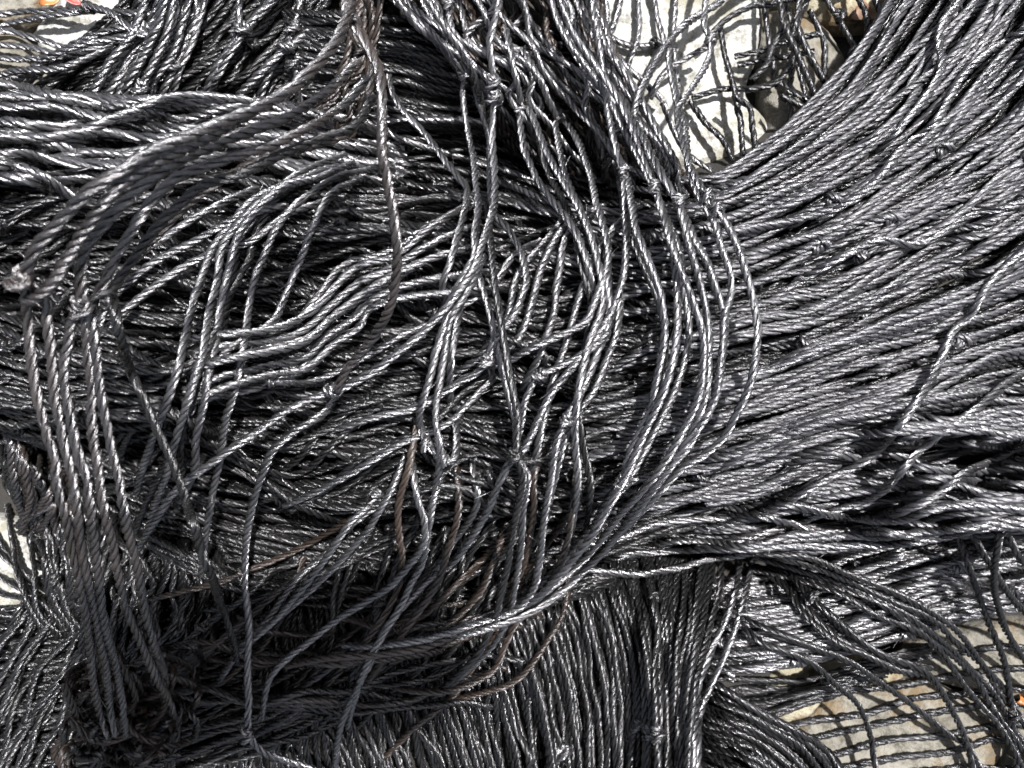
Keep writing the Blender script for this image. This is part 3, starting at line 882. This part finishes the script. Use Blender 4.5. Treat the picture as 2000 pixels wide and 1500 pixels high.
for o in (-1.5, 0.4, 2.2, 4.4, 6.0):
    T([(930 + 10 * o, 430 + 22 * o), (840 - 4 * o, 470 + 18 * o), (760 - 6 * o, 520 + 14 * o), (700, 545 + 16 * o), (647, 590 + 14 * o), (595, 637 + 14 * o), (525, 662 + 12 * o), (440, 672 + 14 * o), (360, 690 + 16 * o)], lift=.006, w=1.5)
T([(745, 235), (780, 270), (860, 300), (960, 330), (1060, 350)], lift=.001, w=4)
# centre
T([(1060, 470), (1000, 500), (960, 560), (880, 610), (790, 650), (700, 700), (620, 740), (560, 745), (470, 740)], [(525, 745)], lift=.001, w=3)
T([(1100, 430), (1060, 480), (1010, 540), (990, 620), (940, 690), (880, 740)], lift=.003)
T([(1180, 400), (1100, 450), (1060, 520), (1040, 590), (1010, 660), (960, 705)], lift=.004)
T([(1160, 420), (1110, 460), (1090, 540), (1075, 620), (1050, 700), (1020, 760)], lift=.003)
T([(1250, 400), (1190, 460), (1140, 560), (1110, 660), (1080, 740), (1060, 830), (1040, 920)], lift=.003)
# O3 and its knot
T([(930, 165), (940, 217), (951, 262), (957, 320), (962, 400), (972, 425), (993, 448), (1010, 476), (1021, 510), (1024, 550), (1014, 585), (1000, 620), (965, 665), (951, 705), (930, 728), (895, 746), (863, 767), (800, 800), (720, 820), (640, 840)], [(951, 708)], lift=.006)
T([(951, 705), (962, 738), (940, 765), (902, 802), (867, 830), (800, 860), (720, 900), (640, 950), (560, 990)], lift=.004)
T([(1085, 225), (1105, 238), (1126, 273), (1140, 308), (1154, 350), (1161, 385), (1175, 437), (1185, 490), (1182, 535), (1172, 565), (1157, 599), (1140, 627), (1087, 655), (1035, 679), (1003, 697), (960, 712)], [(1085, 228)], lift=.008)
T([(1154, -30), (1161, 52), (1168, 105), (1178, 157), (1185, 210), (1196, 262), (1210, 315), (1219, 350), (1222, 402), (1224, 470), (1217, 543), (1196, 602), (1175, 641), (1140, 690), (1087, 721), (1052, 735), (1035, 760), (1021, 795), (1010, 860), (1000, 890)], [(1216, 342), (1052, 733)], lift=.009)
T([(1185, 470), (1190, 560), (1185, 648), (1140, 696), (1105, 732), (1070, 780), (1045, 830), (1021, 875), (993, 903), (975, 942), (951, 1000), (919, 1055), (884, 1101), (842, 1132), (790, 1185), (755, 1227), (727, 1283), (695, 1342), (667, 1412), (655, 1470), (640, 1560)], lift=.009)
T([(1210, 560), (1190, 640), (1168, 690), (1154, 725), (1136, 767), (1115, 800), (1094, 845), (1084, 882), (1077, 935), (1063, 1000), (1056, 1045), (1052, 1097), (1042, 1150), (1017, 1185), (982, 1202), (930, 1220), (877, 1241), (790, 1255), (690, 1262)], [(1106, 820)], lift=.007)
T([(1017, 215), (1017, 240), (1028, 297), (1052, 350), (1080, 392), (1112, 437), (1140, 490), (1160, 560), (1165, 620)], [(1020, 208)], lift=.007)
T([(1030, 210), (1045, 240), (1070, 297), (1098, 350), (1129, 402), (1154, 455), (1170, 520), (1175, 600), (1150, 680), (1130, 760), (1125, 840), (1128, 940), (1115, 1040)], lift=.006)
T([(1084, 240), (1094, 315), (1120, 380), (1145, 440), (1160, 500)], lift=.005)
T([(990, 60), (1000, 120), (1020, 200)], lift=.006)
T([(1021, 98), (1056, 150), (1085, 225)], lift=.007)
# slack loops on the right
T([(1225, 350), (1240, 440), (1255, 480), (1276, 532), (1290, 578), (1297, 637), (1294, 690), (1283, 742), (1273, 795), (1252, 837), (1227, 893), (1215, 935), (1180, 990), (1150, 1050)], [(1215, 940)], lift=.010)
T([(1080, -30), (1110, 50), (1150, 110), (1200, 180), (1230, 240), (1255, 300), (1280, 367), (1292, 410), (1312, 470), (1320, 540), (1323, 600), (1322, 655), (1308, 725), (1287, 788), (1266, 837), (1245, 886), (1224, 935), (1180, 1010), (1130, 1080), (1060, 1160), (990, 1205)], [(1282, 368)], lift=.011)
T([(1280, 367), (1300, 430), (1314, 480), (1338, 543), (1359, 595), (1373, 648), (1375, 697), (1366, 760), (1352, 802), (1328, 847), (1303, 893), (1265, 950), (1210, 1010), (1160, 1075), (1090, 1140), (1020, 1185), (940, 1212)], lift=.012)
T([(1210, 180), (1240, 240), (1265, 290), (1290, 340), (1322, 395), (1335, 440), (1345, 480), (1359, 525), (1373, 578), (1384, 634), (1387, 690), (1384, 742), (1373, 788), (1356, 830), (1331, 872), (1290, 930), (1240, 990), (1190, 1060), (1120, 1120)], [(1322, 396)], lift=.013)
T([(1322, 395), (1345, 435), (1366, 480), (1384, 515), (1401, 567), (1414, 613), (1414, 660), (1404, 740), (1390, 790)], lift=.013)
T([(1440, -30), (1400, 8), (1356, 35), (1321, 70), (1307, 122), (1324, 210), (1336, 245), (1345, 330), (1372, 395), (1395, 430), (1412, 480), (1429, 532), (1430, 571), (1416, 620), (1413, 676), (1408, 725), (1398, 777), (1366, 830), (1342, 872), (1310, 914), (1260, 980), (1200, 1050), (1140, 1110)], lift=.014)
T([(1380, -30), (1375, 40), (1388, 78), (1385, 110), (1365, 150), (1340, 190), (1326, 215), (1332, 260), (1352, 330), (1392, 400), (1420, 440), (1440, 480), (1457, 525), (1475, 595), (1480, 648), (1471, 725), (1454, 777), (1436, 812), (1415, 851), (1380, 886), (1335, 914), (1290, 960), (1220, 1030), (1150, 1105), (1080, 1165), (1010, 1208), (930, 1235), (850, 1250)], [(1386, 80), (1372, 392), (1395, 412)], lift=.014)
T([(1450, -30), (1340, 50), (1300, 90), (1262, 150), (1242, 200), (1238, 250), (1262, 310)], lift=.010)
# bottom bowl and its cords down to the lower left
T([(740, 958), (727, 985), (685, 1020), (647, 1075), (612, 1122), (560, 1180), (525, 1220), (470, 1270), (430, 1330)], [(738, 962)], lift=.006)
T([(800, 880), (775, 940), (751, 985), (720, 1038), (671, 1090), (640, 1120), (600, 1160), (540, 1210), (500, 1240)], lift=.006)
T([(818, 820), (800, 900), (780, 975), (776, 1027), (783, 1090), (775, 1150), (740, 1220), (680, 1300)], lift=.005, mat=M_BROWN)
T([(805, 900), (814, 975), (827, 1017), (827, 1062), (804, 1097), (765, 1143), (702, 1185), (647, 1220), (612, 1248), (560, 1290), (525, 1332), (508, 1400)], lift=.007)
T([(890, 900), (895, 975), (888, 1027), (874, 1080), (858, 1130), (820, 1190), (780, 1250), (720, 1330)], lift=.005, mat=M_BROWN)
T([(870, 905), (846, 975), (839, 1010), (828, 1090), (804, 1140), (783, 1185), (737, 1255), (700, 1330), (680, 1420)], lift=.007)
T([(818, 823), (832, 862), (860, 890), (885, 900), (893, 850), (890, 820)], [(838, 868), (865, 898)], lift=.008)
T([(1060, 880), (1040, 940), (1042, 1000), (1030, 1080), (1000, 1150), (975, 1200)], lift=.004, mat=M_BROWN)
T([(1128, 900), (1120, 975), (1105, 1062), (1070, 1140), (1010, 1190)], lift=.004, mat=M_BROWN)
T([(980, 1200), (905, 1235), (830, 1265), (740, 1280), (640, 1285), (560, 1300)], lift=.006, mat=M_BROWN)
T([(1100, 1150), (1020, 1205), (990, 1260), (965, 1310), (900, 1345), (820, 1350), (760, 1340)], lift=.006, mat=M_BROWN)
T([(650, 1290), (720, 1290), (800, 1285), (860, 1270)], lift=.005, mat=M_BROWN)
# slim dark cord and the pale doubled cord
T([(955, 400), (957, 450), (958, 490), (965, 550), (979, 620), (993, 690), (1003, 760), (1012, 815), (1009, 858), (1010, 893), (1021, 928), (1014, 970), (1005, 1010), (1000, 1045), (993, 1097), (982, 1150), (972, 1199), (954, 1244), (930, 1283), (895, 1318), (850, 1360)], [(1010, 890)], lift=.013, mat=M_TWINE)
T([(758, 130), (769, 182), (797, 227), (832, 266), (860, 304), (895, 346), (912, 371), (905, 420), (893, 460), (877, 510), (863, 550), (868, 600)], lift=.010)
T([(762, -30), (807, 45), (860, 91), (905, 150), (903, 178), (909, 227), (919, 280), (926, 315), (930, 367), (934, 402), (926, 455), (926, 501), (895, 560), (874, 613), (860, 655), (849, 697), (839, 742), (825, 788), (818, 823), (828, 860)], [(905, 152)], lift=.013)
T([(818, -30), (867, 52), (905, 105), (930, 160), (945, 230)], lift=.010)
T([(975, -30), (968, 35), (958, 87), (966, 160), (965, 210), (963, 262), (965, 315), (968, 367), (965, 402), (954, 440), (940, 480), (928, 515), (906, 552), (875, 597), (842, 634), (790, 680), (737, 721), (680, 756), (650, 765), (612, 779), (560, 804), (490, 853), (420, 895), (367, 933), (332, 972), (312, 1005), (290, 1037), (262, 1085)], [(967, 160), (966, 185), (655, 765)], lift=.017, r=.00158)
T([(945, 500), (912, 570), (880, 620), (868, 690), (858, 760), (850, 820), (858, 890), (850, 960)], lift=.012)
T([(900, 575), (892, 640), (880, 700), (875, 760), (880, 800)], lift=.008)
T([(668, 762), (632, 806), (577, 840), (535, 878), (516, 920), (500, 963), (488, 1010), (480, 1080), (480, 1150), (485, 1220), (483, 1290), (486, 1360), (488, 1430), (520, 1470), (600, 1500), (700, 1540)], [(490, 1432)], lift=.010, r=.00158)

# ---- near lock, lifted towards the lens and out of focus
n_n = Net('raised lock of cords at the left closest to the camera, blurred, knotted and hanging down', 'fishing net')
def hang(p):
    """the lock stays high down to the knots and beyond, then drops quickly"""
    x, y, z = p
    if z > .17:
        z = .17 + (z - .17) * .72
    if y > 590 and x < 480 and z > .1:
        z = float(np.interp(y, [590, 1000, 1200, 1330, 1450], [.200, .184, .150, .115, .070])) - (.02 if x > 250 and y < 1000 else 0)
    return (x, y, z)


def N_(pts, ks=(), r=.00152, mat=None, w=1.8):
    if pts[0][1] > 500:
        r = min(r, .00138)
    return trace(n_n, [hang(p) for p in pts], r, mat or M_LOCK, absz=True, wobble=w, knots=ks, size=1.0)


N_([(690, -40, .17), (676, 20, .175), (715, 85, .18), (740, 140, .185), (748, 200, .19), (747, 300, .19), (755, 350, .185), (768, 420, .18), (775, 480, .175), (772, 540, .165), (760, 600, .155), (735, 650, .14), (705, 690, .128), (672, 730, .12), (655, 762, .115)], [(680, 45)])
N_([(700, -40, .17), (676, 40, .19), (648, 95, .20), (600, 145, .21), (560, 178, .215), (490, 215, .225), (400, 250, .235), (315, 285, .24), (240, 330, .245), (175, 372, .245), (120, 430, .24), (73, 485, .235), (52, 530, .23), (45, 560, .225)], [(46, 558)], r=.00154)
N_([(560, 178, .21), (490, 222, .218), (400, 270, .226), (320, 310, .235), (250, 350, .24), (200, 400, .24), (165, 450, .235), (138, 495, .232), (110, 545, .228), (80, 575, .225), (52, 590, .22)], r=.00154)
N_([(700, 120, .17), (640, 180, .18), (570, 225, .195), (500, 255, .205), (420, 285, .215), (340, 320, .225), (270, 370, .23), (210, 430, .23), (172, 480, .225), (158, 530, .22), (160, 580, .215), (165, 605, .21)], [(168, 600)])
N_([(720, 150, .165), (660, 215, .175), (595, 250, .19), (520, 285, .2), (440, 310, .21), (360, 340, .215), (300, 390, .22), (262, 440, .22), (230, 490, .215), (210, 535, .21), (188, 580, .208), (178, 610, .205)], r=.00141)
N_([(730, 190, .16), (690, 245, .17), (620, 270, .18), (550, 300, .19), (470, 340, .2), (390, 365, .2), (330, 420, .2), (280, 480, .2), (240, 540, .2), (205, 600, .2)], [(200, 600)], r=.00141, mat=M_TWINE)
N_([(735, 100, .15), (715, 210, .155), (680, 262, .16), (600, 290, .165), (500, 315, .17), (420, 360, .17), (340, 420, .165), (270, 500, .16)], r=.00134, mat=M_BROWN)
N_([(45, 560, .225), (52, 620, .22), (60, 690, .215), (66, 742, .212), (77, 795, .208), (94, 865, .2), (108, 900, .196), (115, 952, .19), (128, 1010, .184), (140, 1080, .175), (154, 1132, .166), (168, 1202, .155), (178, 1272, .14), (189, 1342, .125), (200, 1400, .11), (215, 1440, .09)])
N_([(52, 565, .222), (88, 592, .22), (95, 637, .218), (101, 690, .215), (105, 732, .212), (108, 785, .208), (118, 820, .203), (124, 865, .198), (140, 930, .19), (150, 1005, .182), (160, 1080, .172), (175, 1150, .16), (192, 1230, .146), (205, 1300, .13), (212, 1380, .11), (225, 1440, .09)])
N_([(165, 600, .212), (140, 630, .21), (131, 676, .208), (122, 707, .206), (126, 753, .204), (136, 802, .2), (147, 865, .195), (157, 900, .19), (171, 945, .185), (176, 995, .18), (184, 1062, .172), (194, 1150, .16), (205, 1220, .148), (219, 1272, .136), (233, 1342, .12), (243, 1400, .1), (250, 1440, .085)])
N_([(168, 600, .21), (168, 651, .208), (171, 704, .206), (178, 753, .203), (179, 809, .199), (185, 865, .194), (196, 917, .188), (200, 970, .182), (208, 1010, .176), (219, 1060, .168), (229, 1115, .16), (247, 1185, .147), (268, 1234, .136), (289, 1283, .124), (310, 1332, .11), (328, 1362, .095), (340, 1400, .08)])
N_([(175, 605, .205), (182, 660, .204), (187, 704, .2), (194, 760, .196), (208, 830, .19), (219, 882, .184), (233, 935, .177), (243, 998, .17), (252, 1045, .162), (270, 1115, .15), (281, 1171, .14), (292, 1227, .128), (306, 1272, .115), (318, 1307, .1), (325, 1360, .08)])
N_([(205, 540, .205), (213, 560, .2), (224, 602, .196), (234, 662, .19), (252, 725, .182), (273, 770, .175), (294, 820, .168), (315, 865, .16), (336, 910, .152), (350, 950, .146), (362, 990, .14), (372, 1020, .134), (390, 1070, .124), (416, 1132, .11), (434, 1185, .095), (452, 1240, .08), (462, 1300, .06)], r=.00141, mat=M_TWINE)

# the clump of tangled ends the lock drops into
for _ in range(30):
    cx, cy = random.uniform(170, 350), random.uniform(1290, 1500)
    a0 = random.uniform(0, 6.28); rr_ = random.uniform(25, 75); pts = []
    for i_ in range(7):
        a0 += random.uniform(.3, 1.3)
        pts.append((cx + rr_ * math.cos(a0) * 1.1, cy + rr_ * math.sin(a0), .055 + random.uniform(.0, .035)))
    N_(pts, r=.00150, mat=random.choice((M_BROWN, M_BROWN, M_TWINE)), w=4)
for x0, y0 in ((180, 1250), (230, 1280), (300, 1300), (120, 1330)):
    N_([(x0, y0, .10), (x0 + 20, y0 + 70, .085), (x0 - 10, y0 + 140, .07), (x0 + 40, y0 + 220, .055), (x0 + 20, y0 + 320, .04)], r=.0015, mat=M_BROWN, w=5)

for n in (n_br, n_c3, n_v, n_bl, n_l, n_tl, n_tc, n_ll, n_tr, n_tm, n_m, n_c2, n_o, n_n):
    n.finish()


# ------------------------------------------------------------------ a few dry leaves on the ground
def leaf(x, y, z, ang, size, mat, label):
    X, Y = P(x, y, z)
    n = 9
    V = []; F = []
    for i in range(n):
        t = i / (n - 1)
        w = size * 0.34 * math.sin(math.pi * t) ** .8 + 1e-5
        for s in (-1, -.5, 0, .5, 1):
            V.append(((t - .5) * size, s * w, 0.0022 * abs(s) * math.sin(math.pi * t) + 0.0012 * math.sin(t * 5) + 0.0004 * math.sin(9 * t + s * 3)))
    top = len(V)
    V += [(a, b, c - 0.00025) for a, b, c in V]
    for i in range(n - 1):
        for j in range(4):
            a = i * 5 + j
            F.append((a, a + 5, a + 6, a + 1)); F.append((a + top, a + 1 + top, a + 6 + top, a + 5 + top))
    for i in range(n - 1):
        a = i * 5
        F.append((a, a + top, a + 5 + top, a + 5)); F.append((a + 4, a + 9, a + 9 + top, a + 4 + top))
    o = mesh_object('dry_leaf', np.array(V), np.array(F), mat)
    o.location = (X, Y, z); o.rotation_euler = (random.uniform(-.3, .3), random.uniform(-.3, .3), ang)
    o['label'] = label; o['category'] = 'leaf'; o['group'] = 'fallen dry leaves among the stones'


leaf(95, 2, .020, .2, .010, M_LEAF_O, 'orange dry leaf at the top edge on the white stone')
leaf(140, -2, .020, -.5, .010, M_LEAF_R, 'red dry leaf at the top edge left of the gathered net')
leaf(1690, 30, .012, .3, .016, M_LEAF_B, 'curled brown leaf at the top edge beside the fan of cords')
leaf(1990, 1364, .012, .9, .006, M_LEAF_O, 'orange leaf sliver at the right edge by the bottom knots')


# ------------------------------------------------------------------ the telephone that takes the picture: its shadow falls on the lower left
def phone():
    t = thing('phone', 'flat black telephone held level above the nets while the picture is taken', 'phone')
    t.location = (-0.012, -0.022, CZ + 0.006)
    t.rotation_euler = (0, 0, R(8))

    def slab(name, w, h, z0, z1, rad, mat, cx=0.0, cy=0.0, hole=None):
        m = 12
        ol = []
        for k, (sx, sy) in enumerate(((1, 1), (-1, 1), (-1, -1), (1, -1))):
            for i in range(m):
                a = math.pi / 2 * (k + i / (m - 1))
                ol.append((cx + sx * (w / 2 - rad) + rad * math.cos(a), cy + sy * (h / 2 - rad) + rad * math.sin(a)))
        n = len(ol)
        c = np.array(ol)
        cc = np.array([cx, cy])
        e = 0.0008
        V = [np.column_stack([cc + (c - cc) * q, np.full(n, z)]) for q, z in ((0.001, z0), (1 - e / w * 3, z0), (1, z0 + e), (1, z1 - e), (1 - e / w * 3, z1), (0.001, z1))]
        F = []
        for q in range(5):
            a = q * n + np.arange(n); b = q * n + (np.arange(n) + 1) % n
            F.append(np.stack([b, a, a + n, b + n], 1))
        return mesh_object(name, np.concatenate(V), np.concatenate(F), mat, t, smooth=False)
    slab('body', 0.164, 0.078, 0.0, 0.008, 0.010, plain('phone_black', (0.02, 0.02, 0.022), 0.3))
    slab('screen', 0.158, 0.072, 0.0082, 0.0086, 0.008, plain('phone_glass', (0.01, 0.01, 0.012), 0.08))


phone()
